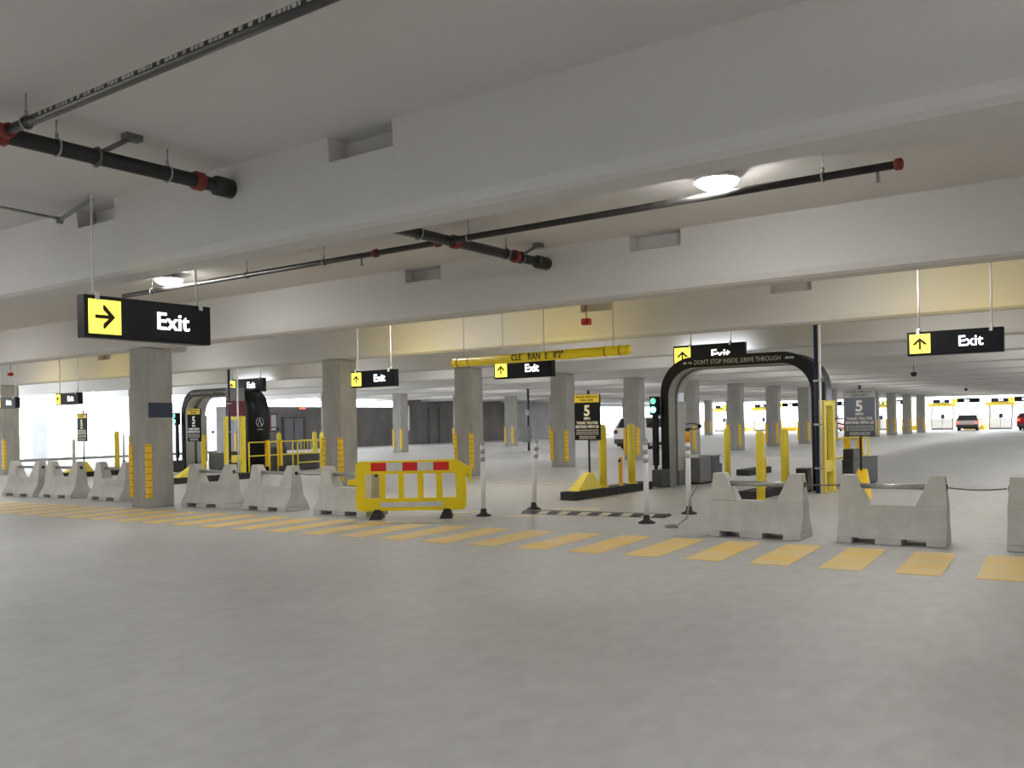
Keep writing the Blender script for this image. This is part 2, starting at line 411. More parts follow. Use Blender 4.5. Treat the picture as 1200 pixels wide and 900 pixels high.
# ------------------------------------------------------------------ exit signs
def arrow_poly(cx, cz, s, ang):
    P = [(-.09, -.5), (.09, -.5), (.09, .16), (.33, -.10), (.56, -.10), (.56, -.03), (0, .5), (-.56, -.03), (-.56, -.10), (-.33, -.10), (-.09, .16)]
    c, n = math.cos(ang), math.sin(ang)
    return [(cx+s*(x*c-z*n), cz+s*(x*n+z*c)) for x, z in P]
def exit_sign(loc, w, h, rz, ang, label, top, rods=(.12, .88), back='lit_yellow_back'):
    r = thing('exit_sign', loc, label, 'exit sign', 'hanging exit signs', rz)   # origin: bottom middle
    d = .07
    MB().box(-w/2, w/2, -d, d, 0, h).build('housing', 'black', r, .008)
    MB().box(-w/2+.03, w/2-.03, -d-.006, -d, .03, h-.03).build('face', 'charcoal' if 0 else 'black', r)
    ax = -w/2+.03+h*.42
    p = h*.40
    pan = MB().box(ax-p, ax+p, -d-.014, -d-.004, h/2-p, h/2+p).build('arrow_panel', 'lit_yellow', r)
    MB().prism(arrow_poly(ax, h/2, p*1.25, ang), -d-.02, -d-.012, 'Y').build('arrow', 'text_dark', pan)
    text('lettering', 'Exit', h*.60, 'lit_white', r, (w*.17, -d-.01, h*.50), 0, h*.006, .006)
    if back: MB().box(-w/2+.05, w/2-.05, d, d+.01, .04, h-.04).build('back_panel', back, r)
    for f in rods:
        x = -w/2+w*f
        MB().tube((x, 0, h-.02), (x, 0, top-loc[2]), .012, 8).tube((x, 0, h), (x, 0, h+.05), .022, 8).build('hanger_rod', 'white', r)
        MB().box(x-.02, x+.02, -d-.02, -d, h-.05, h+.03).build('bracket', 'white', r)
    return r
UP, RT = 0, -PI/2
SY = 14.1
exit_sign((-8.75, 5.55, 2.515), 1.47, .43, PI/2, RT, 'large black exit sign with yellow right arrow, hanging at left', SLAB, (.09, .91), None)
exit_sign((-2.36, SY, 2.44), 1.24, .345, 0, UP, 'black exit sign with yellow up arrow, rightmost in the photo', SLAB)
exit_sign((-8.83, 20.5, 2.855), 1.83, .52, 0, UP, 'black exit sign half hidden behind the arch with white lettering', SLAB, (.24, .80), 'lit_white_back')
exit_sign((-9.83, SY, 2.42), 1.33, .345, 0, UP, 'black exit sign directly beneath the yellow clearance bar', SLAB, (.12, .84))
exit_sign((-13.78, SY, 2.39), 1.30, .36, 0, UP, 'black exit sign partly hidden by the wide second column', SLAB)
exit_sign((-26.3, 20.5, 2.79), 1.95, .48, 0, UP, 'black exit sign behind the top of the left arch with round emblem', SLAB, (.10, .90), 'lit_white_back')
exit_sign((-26.35, SY, 2.32), 1.33, .35, 0, UP, 'black exit sign against the bright opening left of the big column', SLAB)
exit_sign((-30.1, SY, 2.3), 1.33, .35, 0, UP, 'black exit sign cut by the left edge of the picture', SLAB)

# ------------------------------------------------------------------ clearance bar
r = thing('clearance_bar', (-8.35, 12.3, 2.655), 'yellow clearance bar hanging on chains above the blocked lane', 'clearance bar', None, math.radians(.0))
L = 1.72
MB().tube((-L, 0, -.012), (L, 0, .012), .078, 20).build('tube', 'yellow_plastic', r)
for x in (-L, L):
    s = 1 if x > 0 else -1
    MB().lathe((x, 0, .012*s), [(.078, -.0), (.07, .03*s), (.04, .05*s)], 20, axis='X').build('end_cap', 'yellow_plastic', r)
for x in (-L+.10, -L+.34, L-.38, L-.12):
    MB().lathe((x, 0, .012*x/L), [(.08, -.008), (.083, 0), (.08, .008)], 20, axis='X').build('strap', 'coupling', r)
for x in (-L+.22, L-.25):
    MB().tube((x, 0, .07), (x, 0, SLAB-2.655), .006, 6).build('chain', 'galv', r)
for t, x in (('CLE', -.33), ('RAN', .03), ('E', .27), ("8'2\"", .50)):
    text('lettering', t, .15, 'text_dark', r, (x, -.079, 0), 0, .0015, .004, sx=.82)

# ------------------------------------------------------------------ zebra crossing and other floor paint
ang = math.radians(4.6); cA, sA = math.cos(ang), math.sin(ang)
b = MB()
for k in range(-40, 9):
    u0 = -2.21+k*.742
    def W(u, v): return (-0+u*cA-v*sA+.75*sA+0, 0+u*sA+v*cA)
    # local frame: u along the band, v across it
    q = [(u0, 9.74), (u0+.43, 9.74), (u0+.43, 11.42), (u0, 11.42)]
    P = [(u*cA-(v-9.74)*sA, 9.60+(u+2.2)*sA+(v-9.74)*cA) for u, v in q]
    b.prism(P, .001, .004, 'Z')
tag(b.build('zebra_crossing', 'stripe'), 'zebra crossing of worn yellow bars painted across the grey floor', 'road marking')
b = MB()
for k in range(7):
    x = -15.6+k*.75; b.prism([(x, 18.6), (x+.38, 18.6), (x+.38, 20.1), (x, 20.1)], .001, .004, 'Z')
tag(b.build('hatch_marking', 'faded'), 'faded yellow hatching on the floor behind the leaning white post', 'road marking')
b = MB()
b.prism([(-9.0, 13.62), (-8.75, 13.46), (-8.0, 13.64), (-8.25, 14.2), (-8.8, 14.15)], .001, .004, 'Z')
b.prism([(-9.1, 12.25), (-8.7, 12.15), (-8.3, 12.6), (-8.6, 12.7)], .001, .004, 'Z')
b.prism([(-10.3, 12.35), (-10.05, 12.25), (-9.55, 12.8), (-9.8, 12.85)], .001, .004, 'Z')
tag(b.build('arrow_marking', 'paleline'), 'pale worn paint patches on the floor beside the striped ramp', 'road marking')
b = MB(); b.box(-15.9, -8.0, 34.6, 34.8, .001, .004)
tag(b.build('lane_marking', 'faded'), 'faded yellow line across the floor far beyond the right arch', 'road marking')

# striped speed ramp
r = thing('speed_ramp', (-7.75, 13.15, 0), 'low black rubber ramp with yellow stripes between white posts', 'speed ramp', None, math.radians(10))
b = MB(); b.prism([(-.22, 0), (.22, 0), (.10, .045), (-.10, .045)], -1.3, 1.25, 'X'); b.build('ramp', 'charcoal', r)
for k in range(6):
    x = -1.0+k*.37
    MB().hexa([(x, -.215, .003), (x+.16, -.215, .003), (x+.22, -.10, .046), (x+.06, -.10, .046)], [(x, -.218, .008), (x+.16, -.218, .008), (x+.22, -.10, .051), (x+.06, -.10, .051)]).build('stripe', 'paleline', r)

# ------------------------------------------------------------------ concrete barriers
def barrier_proto():
    r = thing('concrete_barrier', (0, 0, 0), '', 'concrete barrier', 'concrete saddle barriers')
    Lh = .63
    b = MB()
    for x0, x1 in ((-Lh, -Lh+.185), (-Lh+.45, -Lh+.76), (-Lh+1.03, Lh)): b.box(x0, x1, -.29, .29, 0, .075)
    b.prism([(-.29, .075), (.29, .075), (.285, .09), (.155, .30), (.135, .475), (-.135, .475), (-.155, .30), (-.285, .09)], -Lh, Lh, 'X')
    for s in (-1, 1):
        e, f, g = s*Lh, s*(Lh-.36), s*(Lh-.17)
        o = s*(Lh-.03)
        lo = [(e, -.135, .473), (e, .135, .473), (f, .135, .473), (f, -.135, .473)]
        hi = [(o, -.085, .845), (o, .085, .845), (g-s*.02, .085, .845), (g-s*.02, -.085, .845)]
        if s < 0: lo, hi = lo[::-1], hi[::-1]
        b.hexa(lo, hi)
    b.build('body', 'barrier', r, .018)
    MB().tube((-Lh+.12, 0, .70), (Lh-.12, 0, .70), .034, 14).build('rail_pipe', 'galv', r)
    for s in (-1, 1):
        MB().tube((s*(Lh-.06), 0, .70), (s*(Lh-.008), 0, .70), .036, 14).build('socket', 'matte_black', r)  # black plug: shade inside the pipe hole put into the colour
    return r
bp = barrier_proto()
BAR = [(-22.36, 10.92, 'leftmost concrete barrier, against the bright opening'), (-20.95, 11.10, 'second concrete barrier from the left edge'),
       (-19.08, 11.22, 'concrete barrier just left of the big blue-plated column'), (-15.48, 11.20, 'concrete barrier just right of the big blue-plated column'),
       (-13.70, 11.30, 'concrete barrier midway between big column and yellow plastic barrier'), (-11.72, 11.33, 'concrete barrier partly behind the yellow plastic barrier'),
       (-4.40, 11.76, 'concrete barrier standing in front of the yellow bollards at right'), (-2.73, 11.92, 'concrete barrier below the bluish speed sign at right'),
       (-.84, 12.02, 'concrete barrier cut by the right edge of the picture')]
rots = [5, 4, 1, 4, -1, 3, 3, 5, 3]
for i, (x, y, lab) in enumerate(BAR):
    if i == 0:
        bp.location = (x, y, 0); bp.rotation_euler.z = math.radians(rots[0]); bp['label'] = lab
    else: dup(bp, (x, y, 0), lab, math.radians(rots[i]))
def wire(i, j, sag, label):
    (x0, y0, _), (x1, y1, _) = BAR[i], BAR[j]; P = []
    x0 += .64; x1 -= .64
    for k in range(9):
        t = k/8; P.append((x0+(x1-x0)*t, y0+(y1-y0)*t, .70-sag*4*t*(1-t)))
    tag(MB().path(P, .009, 6).build('wire_cable', 'chain'), label, 'cable', 'cables between the barriers')
wire(7, 8, .02, 'thin dark cable strung between the two rightmost concrete barriers')
wire(6, 7, .0, 'thin cable between the barriers at right, in front of the yellow guard posts')
wire(3, 4, .02, 'thin cable between the two concrete barriers right of the big column')
wire(4, 5, .02, 'thin cable between the barriers left of the yellow plastic barrier')

# ------------------------------------------------------------------ yellow plastic barrier
r = thing('plastic_barrier', (-10.29, 11.36, 0), 'yellow plastic pedestrian barrier with red and white reflective strips', 'plastic barrier', None, math.radians(36.5))
W2, U = .93, .00243
zb = .125
def X(u): return -W2+u*U
def Z(v): return zb+v*U
b = MB(); t = .035
def rr_corner(cx, cz, rad, a0, a1, n=5): return [(cx+rad*math.cos(a0+(a1-a0)*i/n), cz+rad*math.sin(a0+(a1-a0)*i/n)) for i in range(n+1)]
R_ = .09
top = [(X(0), Z(255))] + rr_corner(X(0)+R_, Z(345)-R_, R_, PI, PI/2) + [(X(700), Z(352)), (X(806), Z(285)), (X(806), Z(190)), (X(788), Z(190)), (X(782), Z(238)), (X(766), Z(240)), (X(766), Z(255))]
b.prism(top, -t, t, 'Y')
bot = rr_corner(X(0)+R_, Z(0)+R_, R_, PI, 1.5*PI) + rr_corner(X(766)-R_, Z(0)+R_, R_, 1.5*PI, 2*PI) + [(X(766), Z(88)), (X(0), Z(88))]
b.prism(bot, -t, t, 'Y')
for u0, u1 in ((0, 66), (165, 205), (295, 335), (428, 470), (558, 600), (692, 766)):
    b.box(X(u0), X(u1), -t, t, Z(84), Z(260))
b.prism([(X(-56), Z(180)), (X(2), Z(180)), (X(2), Z(225)), (X(-56), Z(218))], -t*.7, t*.7, 'Y')
b.build('panel', 'yellow_plastic', r, .006)
for k, (u0, u1) in enumerate(((108, 213), (213, 325), (325, 430), (430, 540), (540, 648))):
    MB().box(X(u0), X(u1), -t-.004, -t+.001, Z(277), Z(335)).build('reflective_strip', 'red_reflect' if k % 2 == 0 else 'white_reflect', r)
MB().box(X(172), X(602), -t-.004, -t+.001, Z(26), Z(60)).build('lower_strip', 'white_reflect', r)
MB().ring((X(40), -t, Z(300)), .035, .006, 'Y', 16).build('moulded_ring', 'yellow_plastic', r)
for u in (148, 630):
    x = X(u)
    b = MB(); b.hexa([(x-.12, -.26, 0), (x+.10, -.26, 0), (x+.10, .26, 0), (x-.12, .26, 0)], [(x-.05, -.07, .15), (x+.05, -.07, .15), (x+.05, .07, .15), (x-.05, .07, .15)])
    b.build('foot', 'matte_black', r, .012)

# ------------------------------------------------------------------ white delineator posts
def post(loc, lean, label, tape=None):
    r = thing('delineator_post', loc, label, 'delineator post', 'white delineator posts')
    b = MB()
    b.lathe((0, 0, 0), [(.14, 0), (.14, .012), (.06, .05), (.045, .13)], 8); b.build('base', 'matte_black', r)
    tx = lean; c = math.cos(.62), math.sin(.62)
    def at(z): return (tx*c[0]*z/1.25, tx*c[1]*z/1.25, z)
    MB().tube(at(.10), at(1.20), .04, 16).build('tube', 'white', r)
    for z in (.93, 1.06): MB().tube(at(z), at(z+.07), .0415, 16).build('reflective_band', 'grey_band', r)
    if tape: MB().tube(at(1.195), at(1.38), .042, 14).build('top_sleeve', 'orange_pad', r); MB().lathe(at(1.38), [(.03, 0), (.05, .03), (.02, .06)], 12).build('knob', 'matte_black', r)
    else:
        MB().tube(at(1.195), at(1.235), .036, 14).ring(at(1.265), .03, .011, 'Y', 14).build('loop_top', 'grey_band', r)
post((-9.35, 12.13, 0), 0., 'white plastic post with black base right beside the yellow plastic barrier')
post((-9.22, 13.45, 0), .07, 'leaning white plastic post left of the striped ramp')
post((-6.42, 12.42, 0), -.0, 'white plastic post in front of the right end of the striped ramp')
post((-6.42, 13.95, 0), -.0, 'white plastic post with an orange top, left of the concrete barrier', True)
P = [(-5.28, 11.76, .66), (-5.5, 12.0, .45), (-5.72, 12.35, .12), (-5.85, 12.3, .012), (-5.98, 12.15, .012), (-5.9, 12.02, .012), (-5.75, 12.1, .012), (-5.85, 12.28, .016), (-6.0, 12.3, .016)]
tag(MB().path(P, .012, 6).build('loose_cable', 'galv'), 'loose grey cable drooping from the barrier to the floor by the post', 'cable')

# ------------------------------------------------------------------ speed signs on yellow bases
def illegible(b, x0, x1, z, y, h, rr):
    x = x0
    while x < x1:
        w = rr.uniform(.02, .06); b.box(x, min(x+w, x1), y-.003, y, z, z+h); x += w+.012
def speed_sign(loc, label, header, rz=0., ramp=False):
    r = thing('speed_sign', loc, label, 'speed sign', 'speed limit signs', rz)
    b = MB(); b.hexa([(-.13, -.62, 0), (.13, -.62, 0), (.13, .32, 0), (-.13, .32, 0)], [(-.07, -.10, .34), (.07, -.10, .34), (.07, .12, .34), (-.07, .12, .34)])
    if ramp:
        b.bm.clear()
        b.hexa([(.12, -1.30, -.16), (.50, -1.20, -.16), (.14, .32, -.16), (-.14, .28, -.16)], [(.16, -1.22, -.09), (.45, -1.12, -.09), (.10, .12, .36), (-.09, .12, .36)])
    b.build('base', 'guard_yellow' if ramp else 'yellow', r, .01)
    MB().tube((0, .05, .30), (0, .05, 2.0), .022, 12).tube((0, .05, 1.95), (0, .05, 2.04), .03, 10).build('pole', 'matte_black', r)
    w = .305; z0, z1 = 1.01, 1.96
    MB().box(-w, w, -.015, .025, z0, z1).build('board', 'sign_board', r, .006)
    MB().box(-w+.01, w-.01, -.02, -.014, z1-.17, z1-.01).build('header', header, r)
    text('header_lettering', 'PROCEED WHEN LIGHT', .062, 'text_dark', r, (0, -.021, z1-.058), 0, .001, .002, sx=.78)
    text('header_lettering', 'TURNS GREEN', .062, 'text_dark', r, (0, -.021, z1-.125), 0, .001, .002, sx=.78)
    text('numeral', '5', .30, 'text_white', r, (0, -.017, 1.61), 0, .010, .003)
    text('unit_lettering', 'MPH', .075, 'text_white', r, (0, -.017, 1.455), 0, .002, .003)
    text('message', 'THANK YOU FOR', .082, 'text_white', r, (0, -.017, 1.365), 0, .002, .003, sx=.78)
    text('message', 'RENTING WITH US', .082, 'text_white', r, (0, -.017, 1.285), 0, .002, .003, sx=.78)
    b = MB(); rr = random.Random(5)
    for z in (1.205, 1.165, 1.125): illegible(b, -.26, .27, z, -.0155, .022, rr)
    for z in (1.075, 1.04): illegible(b, -.19, .21, z, -.0155, .022, rr)
    b.build('fine_print', 'text_grey', r)
    return r
s1 = speed_sign((-9.62, 16.05, .17), 'black speed sign with yellow header, left of the right arch', 'sign_yellow')
s2 = speed_sign((-4.90, 18.75, .13), 'bluish speed sign with pale header at right of the arch', 'sign_pale', 0, True); s2.location.z = .16
dup(s1, (-29.2, 16.05, .17), 'speed sign seen against the bright opening at far left')
dup(s1, (-22.6, 15.75, .17), 'speed sign standing before the left leg of the left arch')

# ------------------------------------------------------------------ one drive-through gate (arch, guard frame, bollards, railing, kerbs)
def bollard_proto():
    r = thing('bollard', (0, 0, 0), '', 'bollard', 'yellow round bollards')
    MB().lathe((0, 0, 0), [(.083, 0), (.083, 1.24), (.075, 1.29), (.045, 1.325), (.012, 1.335)], 22).build('post', 'yellow', r)
    MB().lathe((0, 0, 0), [(.12, 0), (.12, .012), (.09, .02)], 20).build('foot_ring', 'yellow', r)
    return r
bol = bollard_proto()
first = {'bol': True}
def bollard(x, y, z, label):
    if first['bol']:
        first['bol'] = False; bol.location = (x, y, z); bol['label'] = label
    else: dup(bol, (x, y, z), label)
def small_post(x, y, z, h, label):
    r = thing('marker_post', (x, y, z), label, 'marker post', 'short orange marker posts')
    MB().box(-.035, .035, -.035, .035, 0, h).build('post', 'orange_pad', r, .008)
    MB().lathe((-.0, -.036, h-.08), [(.03, 0), (.035, -.012), (.02, -.02)], 12, axis='Y').build('sensor_eye', 'matte_black', r)
    return r
def kerb(x0, x1, y0, y1, h, label):
    r = thing('rubber_kerb', ((x0+x1)/2, y0, 0), label, 'kerb', 'black lane kerbs')
    w = (x1-x0)/2; l = y1-y0; n = max(1, round(l/1.6))
    for k in range(n):
        MB().box(-w, w, l*k/n+.006, l*(k+1)/n-.006, 0, h).build('segment', 'matte_black', r, .012)
    return r
def railing(x, ys, z, label, pads=()):
    r = thing('guard_railing', (x, ys[0], 0), label, 'railing', 'yellow guard railings')
    y0 = ys[0]
    for zz in (.60, z): MB().tube((0, 0, zz), (0, ys[-1]-y0, zz), .022, 10).build('rail', 'yellow', r)
    for y in ys:
        MB().tube((0, y-y0, 0), (0, y-y0, z+.0), .026, 10).box(-.06, .06, y-y0-.06, y-y0+.06, 0, .012).build('post', 'yellow', r)
    for y in pads: MB().box(-.075, .075, y-y0-.05, y-y0+.05, .22, z+.06).build('pad', 'guard_yellow', r, .015)
    return r
def gate(D, gx, gy, first_gate, poles, rails):
    H, HW, CX = 2.995 if first_gate else 2.90, 1.843, -7.70+D
    F, B_ = 19.3, 20.19
    def loop(hw, h, rad, n=10):
        P = [(-hw, 0)]
        P += [(-hw+rad+rad*math.cos(PI-(PI/2)*i/n), h-rad+rad*math.sin(PI-(PI/2)*i/n)) for i in range(n+1)]
        P += [(hw-rad+rad*math.cos(PI/2-(PI/2)*i/n), h-rad+rad*math.sin(PI/2-(PI/2)*i/n)) for i in range(n+1)]
        return P+[(hw, 0)]
    nm = 'right' if first_gate else 'left'
    r = thing('inspection_arch', (CX, F, 0), 'black and silver drive-through arch with white warning lettering' if first_gate else 'left drive-through arch whose black side carries a round white emblem', 'drive-through arch', 'drive-through arches')
    o, i = loop(HW, H, .82), loop(HW-.17, H-.235, .66)
    MB().band(o, i, .04, B_-F, 0, 1).build('arch_body', ['black', 'silver'], r)
    MB().band(loop(HW+.012, H+.012, .83), loop(HW-.17, H-.235, .66), 0, .05).build('front_band', 'black', r)
    MB().band(loop(HW-.165, H-.24, .66), loop(HW-.19, H-.265, .645), .40, .52).build('light_strip', 'grey_box', r)
    # instrument ribs inside the opening
    for s in (-1, 1):
        MB().box(s*(HW-.19)-.02, s*(HW-.19)+.02, .44, B_-F+.03, .35, 2.0).build('inner_panel', 'silver', r)
    text('warning_lettering', "DON'T STOP INSIDE, DRIVE THROUGH", .145, 'text_grey', r, (.02, -.001, H-.127), 0, .001, .003, sx=.80)
    for x in (-1.26, -1.13, 1.13, 1.23): MB().box(x, x+.085, -.006, 0, H-.15, H-.105).build('mark', 'text_grey', r)
    # emblem on the outer side of the right leg
    e = MB(); e.ring((HW+.012, .5, 1.72), .15, .006, 'X', 28)
    for p, q in (((.40, 1.60), (.49, 1.83)), ((.49, 1.83), (.60, 1.60)), ((.54, 1.70), (.56, 1.60))):
        e.tube((HW+.012, p[0], p[1]), (HW+.012, q[0], q[1]), .008, 6)
    e.build('emblem', 'text_white', r)
    m = MB(); illegible_x = random.Random(2); y = .40
    while y < .62:
        w = illegible_x.uniform(.015, .03); m.box(HW, HW+.016, y, y+w, 1.46, 1.49); y += w+.01
    m.build('small_print', 'text_grey', r)
    for (x, y, z, sx) in ((-HW-.02, .1, 1.50, -1), (-HW+.2, .9, 1.45, 1), (HW+.02, .95, 1.52, 1)):
        b = MB(); b.path([(x, y, z), (x+sx*.16, y, z+.02), (x+sx*.30, y, z-.0), (x+sx*.34, y, z-.10), (x+sx*.22, y, z-.13), (x+sx*.08, y, z-.09)], .014, 8)
        b.lathe((x+sx*.36, y, z-.05), [(.02, .05), (.05, .03), (.05, -.03), (.02, -.05)], 10)
        b.build('camera_arm', 'matte_black', r)
    # traffic light
    t = thing('traffic_light', (CX-HW-.10, F-.12, 0), f'green traffic light on the left leg of the {nm} arch', 'traffic light', 'green traffic lights')
    MB().box(-.10, .10, -.09, .09, 1.68, 2.12).build('housing', 'black', t, .01)
    for z, mm in ((2.01, 'dim_green'), (1.81, 'lit_green')):
        MB().lathe((0, -.09, z), [(.075, .01), (.075, -.015), (.03, -.025)], 16, axis='Y').build('lamp', mm, t)
        MB().ring((0, -.10, z), .085, .012, 'Y', 18).build('visor', 'black', t)
    MB().box(-.06, .06, -.04, .05, .5, 1.70).box(-.08, .08, -.06, .06, 0, .03).box(-.03, .03, -.03, .03, .0, .52).build('pole', 'black', t)
    # equipment cabinets
    c = thing('equipment_cabinet', (-9.30+D, F-.55, 0), f'long grey equipment cabinet along the left leg of the {nm} arch', 'cabinet', 'equipment cabinets')
    MB().box(-.24, -.02, 0, .5, .03, .42).build('front_box', 'charcoal', c, .01)
    MB().box(.0, .30, 1.48, 2.15, .04, .64).build('body', 'grey_box', c, .012)
    MB().box(.01, .31, 2.15, 2.65, .04, .64).build('rear_body', 'charcoal', c, .012)
    MB().box(.01, .29, 2.65, 2.85, .04, .45).build('step_box', 'charcoal', c, .012)
    MB().box(-.02, .33, 2.1, 2.68, .64, .67).build('lid', 'grey_box', c, .006)
    MB().box(.02, .27, 1.46, 2.8, 0, .045).build('plinth', 'matte_black', c)
    c = thing('equipment_cabinet', (-6.22+D, F-.62, 0), f'low dark cabinet beside the right leg of the {nm} arch', 'cabinet', 'equipment cabinets')
    MB().box(-.06, .20, .30, .57, .04, .50).build('body', 'grey_box', c, .012)
    MB().box(-.05, .19, .285, .30, .06, .48).build('door', 'matte_black', c, .004)
    MB().box(-.05, .19, .31, .56, 0, .045).build('plinth', 'matte_black', c)
    c = thing('equipment_cabinet', ((-5.60 if first_gate else -24.92), F+1.1, 0), f'dark charcoal cabinet behind the tall yellow guard posts of the {nm} arch', 'cabinet', 'equipment cabinets')
    MB().box(-.12, .12, 0, 2.1, .03, .62).build('body', 'charcoal', c, .012)
    MB().box(-.11, .11, .05, .6, .62, .85).build('instrument_box', 'charcoal', c, .012)
    MB().box(-.10, .10, .03, 2.05, 0, .035).build('plinth', 'matte_black', c)
    # tall guard frame
    g = thing('safety_portal', (gx, gy, 0), f'tall yellow guard frame in front of the right leg of the {nm} arch', 'guard frame', 'tall yellow guard frames')
    for y in (0, .62): MB().box(-.065, .065, y-.075, y+.075, 0, 1.92).box(-.11, .11, y-.11, y+.11, 0, .015).build('upright', 'yellow', g, .012)
    MB().box(-.05, .05, .06, .56, 1.80, 1.90).build('top_bar', 'yellow', g, .008)
    MB().box(-.05, .05, .06, .56, .42, .66).build('low_plate', 'yellow', g, .008)
    if not first_gate: MB().box(-.03, .03, .0, .70, 1.93, 2.42).box(-.02, .02, .3, .34, 1.88, 1.94).build('board', 'maroon', g, .006); MB().box(-.03, .03, .0, .70, 2.42, 2.85).build('upper_board', 'grey_box', g, .006)
    v = thing('service_pole', (*poles[0], 0), f'thin navy service pole rising to the ceiling by the {nm} arch', 'pole', 'service poles')
    MB().tube((0, 0, 0), (0, 0, SLAB), .04, 12).build('pole', 'navy', v)
    for z in (.5, 1.4, 2.3): MB().box(-.05, .05, -.05, .05, z, z+.04).build('clamp', 'galv', v)
    v = thing('white_conduit', (*poles[1], 0), f'thin white conduit rising to the ceiling beside the navy pole, {nm} arch', 'conduit', 'white conduits')
    MB().tube((0, 0, 0), (0, 0, SLAB), .024, 10).build('pipe', 'white', v)
    for z in (.5, 1.4, 2.3): MB().box(-.03, .03, -.03, .03, z, z+.03).build('clip', 'galv', v)
    railing(*rails[:2], 1.05, f'yellow tube railing with rubber pads beside the {nm} arch', rails[2])
gate(0, -5.70, 18.95, True, ((-5.745, 18.74), (-5.66, 18.72)), (-6.14, [21.25, 22.5, 23.7, 24.3], (22.35, 23.5)))
D2 = -19.62
gate(-18.9, -24.40, 18.2, False, ((-23.9, 17.94), (-23.48, 17.94)), (-24.45, [19.1, 19.95, 20.3, 20.95, 22.3], (19.85, 20.4)))
kerb(-9.78, -9.43, 15.2, 18.6, .17, 'black rubber kerb under the black speed sign with yellow header')
kerb(-9.45, -9.10, 23.6, 25.4, .17, 'short black kerb beyond the grey cabinet of the right arch')
kerb(-6.66, -6.32, 16.7, 18.35, .17, 'black rubber kerb with yellow bollards behind the right concrete barrier')
kerb(-9.78+D2, -9.43+D2, 15.2, 18.6, .17, 'black rubber kerb at far left under a speed sign')
kerb(-22.78, -22.42, 14.9, 17.8, .17, 'black rubber kerb under the speed sign before the left arch')
bollard(-9.6, 16.62, .17, 'yellow bollard right beside the black speed sign with yellow header')
bollard(-9.55, 17.8, .17, 'yellow bollard standing between the black speed sign and the right arch')
bollard(-6.20, 16.7, 0, 'yellow bollard rising behind the pipe of the right concrete barrier, nearest one')
bollard(-6.42, 18.72, 0, 'yellow bollard just left of the tall yellow guard frame of the right arch')
bollard(-9.2, 22.4, 0, 'yellow bollard seen through the right arch, left of the barrier pipe')
bollard(-9.45+D2, 17.2, .17, 'yellow bollard seen against the bright opening left of the big column')
bollard(-25.9, 18.4, 0, 'yellow bollard just left of the guard frame of the left arch')
bollard(-22.8, 20.8, 0, 'yellow bollard beside the wide second column, before the railing end')
bollard(-26.3, 21.9, 0, 'yellow bollard behind the railing of the left arch')
bollard(-27.4, 24.6, 0, 'yellow bollard farthest behind the railing of the left arch, before the grey door')
small_post(-9.44, 17.1, .17, .62, 'short orange marker post between two yellow bollards on the kerb')
small_post(-6.46, 17.6, .17, .62, 'short orange marker post beside the bollard behind the right barrier')
# a second run of railing with a gate panel left of the wide column
r = thing('rail_gate', (-24.25, 21.0, 0), 'pale yellow barred rail gate left of the wide second column', 'gate')
MB().path([(0, 0, 0), (0, 0, .95), (0, .05, 1.04), (0, .12, 1.07), (0, .95, 1.07), (0, 1.02, 1.04), (0, 1.05, .95), (0, 1.05, 0)], .024, 8).build('frame', 'yellow', r)
for z in (.30, .62): MB().tube((0, 0, z), (0, 1.05, z), .02, 8).build('rail', 'yellow', r)
for k in range(1, 7): MB().tube((0, .15*k, .62), (0, .15*k, 1.07), .012, 6).build('bar', 'yellow', r)
# pale bollards and slender pillar at the open left side
for x, y, h, lab in ((-31.5, 17.0, 1.2, 'pale thin post in the bright opening, second from left'), (-40.0, 24.0, 1.3, 'pale thin post in the bright opening, behind the speed sign')):
    r = thing('marker_pole', (x, y, 0), lab, 'pole', 'pale poles at the bright opening')
    MB().tube((0, 0, 0), (0, 0, h), .06, 12).lathe((0, 0, h), [(.06, 0), (.02, .04)], 12).build('post', 'grey_band', r)
    MB().lathe((0, 0, 0), [(.14, 0), (.14, .02), (.07, .04)], 12).build('base', 'matte_black', r)
r = thing('concrete_pillar', (-49.5, 24.6, -.3), 'pale slender pillar standing outside the bright left opening', 'pillar')
MB().box(-.45, .45, -.4, .4, 0, 3.5).build('shaft', 'wall_pale', r, .02)
MB().box(-.6, .6, -.55, .55, 0, .3).build('plinth', 'wall_pale', r, .02)

# electrical panels on a column of the back row, red exit sign on the dark wall
r = thing('exit_lamp', (-45.9, 40.2, 2.62), 'small red lit sign above the grey door in the dark wall', 'exit lamp')
MB().box(-.06, .0, -.3, .3, 0, .22).build('housing', 'charcoal', r, .01); MB().box(0, .012, -.26, .26, .03, .19).build('face', 'red_lit', r)
for y, lab in ((36.55, 'left one of two pale narrow panels on the dark wall'), (37.75, 'right one of two pale narrow panels on the dark wall')):
    r = thing('wall_panel', (WL, y, 1.2), lab, 'wall panel', 'pale panels on the dark wall')
    MB().box(.12, .17, -.28, .28, 0, 1.15).build('frame', 'maroon', r, .01); MB().box(.17, .18, -.2, .2, .08, 1.07).build('sheet', 'sign_pale', r)
r = thing('equipment_post', (-27.6, 39.9, 0), 'dark pole with grey electrical box beside the lone far column', 'pole')
MB().tube((0, 0, 0), (0, 0, SLAB), .06, 12).build('pole', 'navy', r)
MB().box(-.22, .22, -.35, -.06, .45, 1.35).build('box', 'grey_box', r, .015)
MB().box(-.10, .10, -.13, -.05, 1.9, 2.2).build('tag_plate', 'lit_pale_green' if 0 else 'grey_band', r)

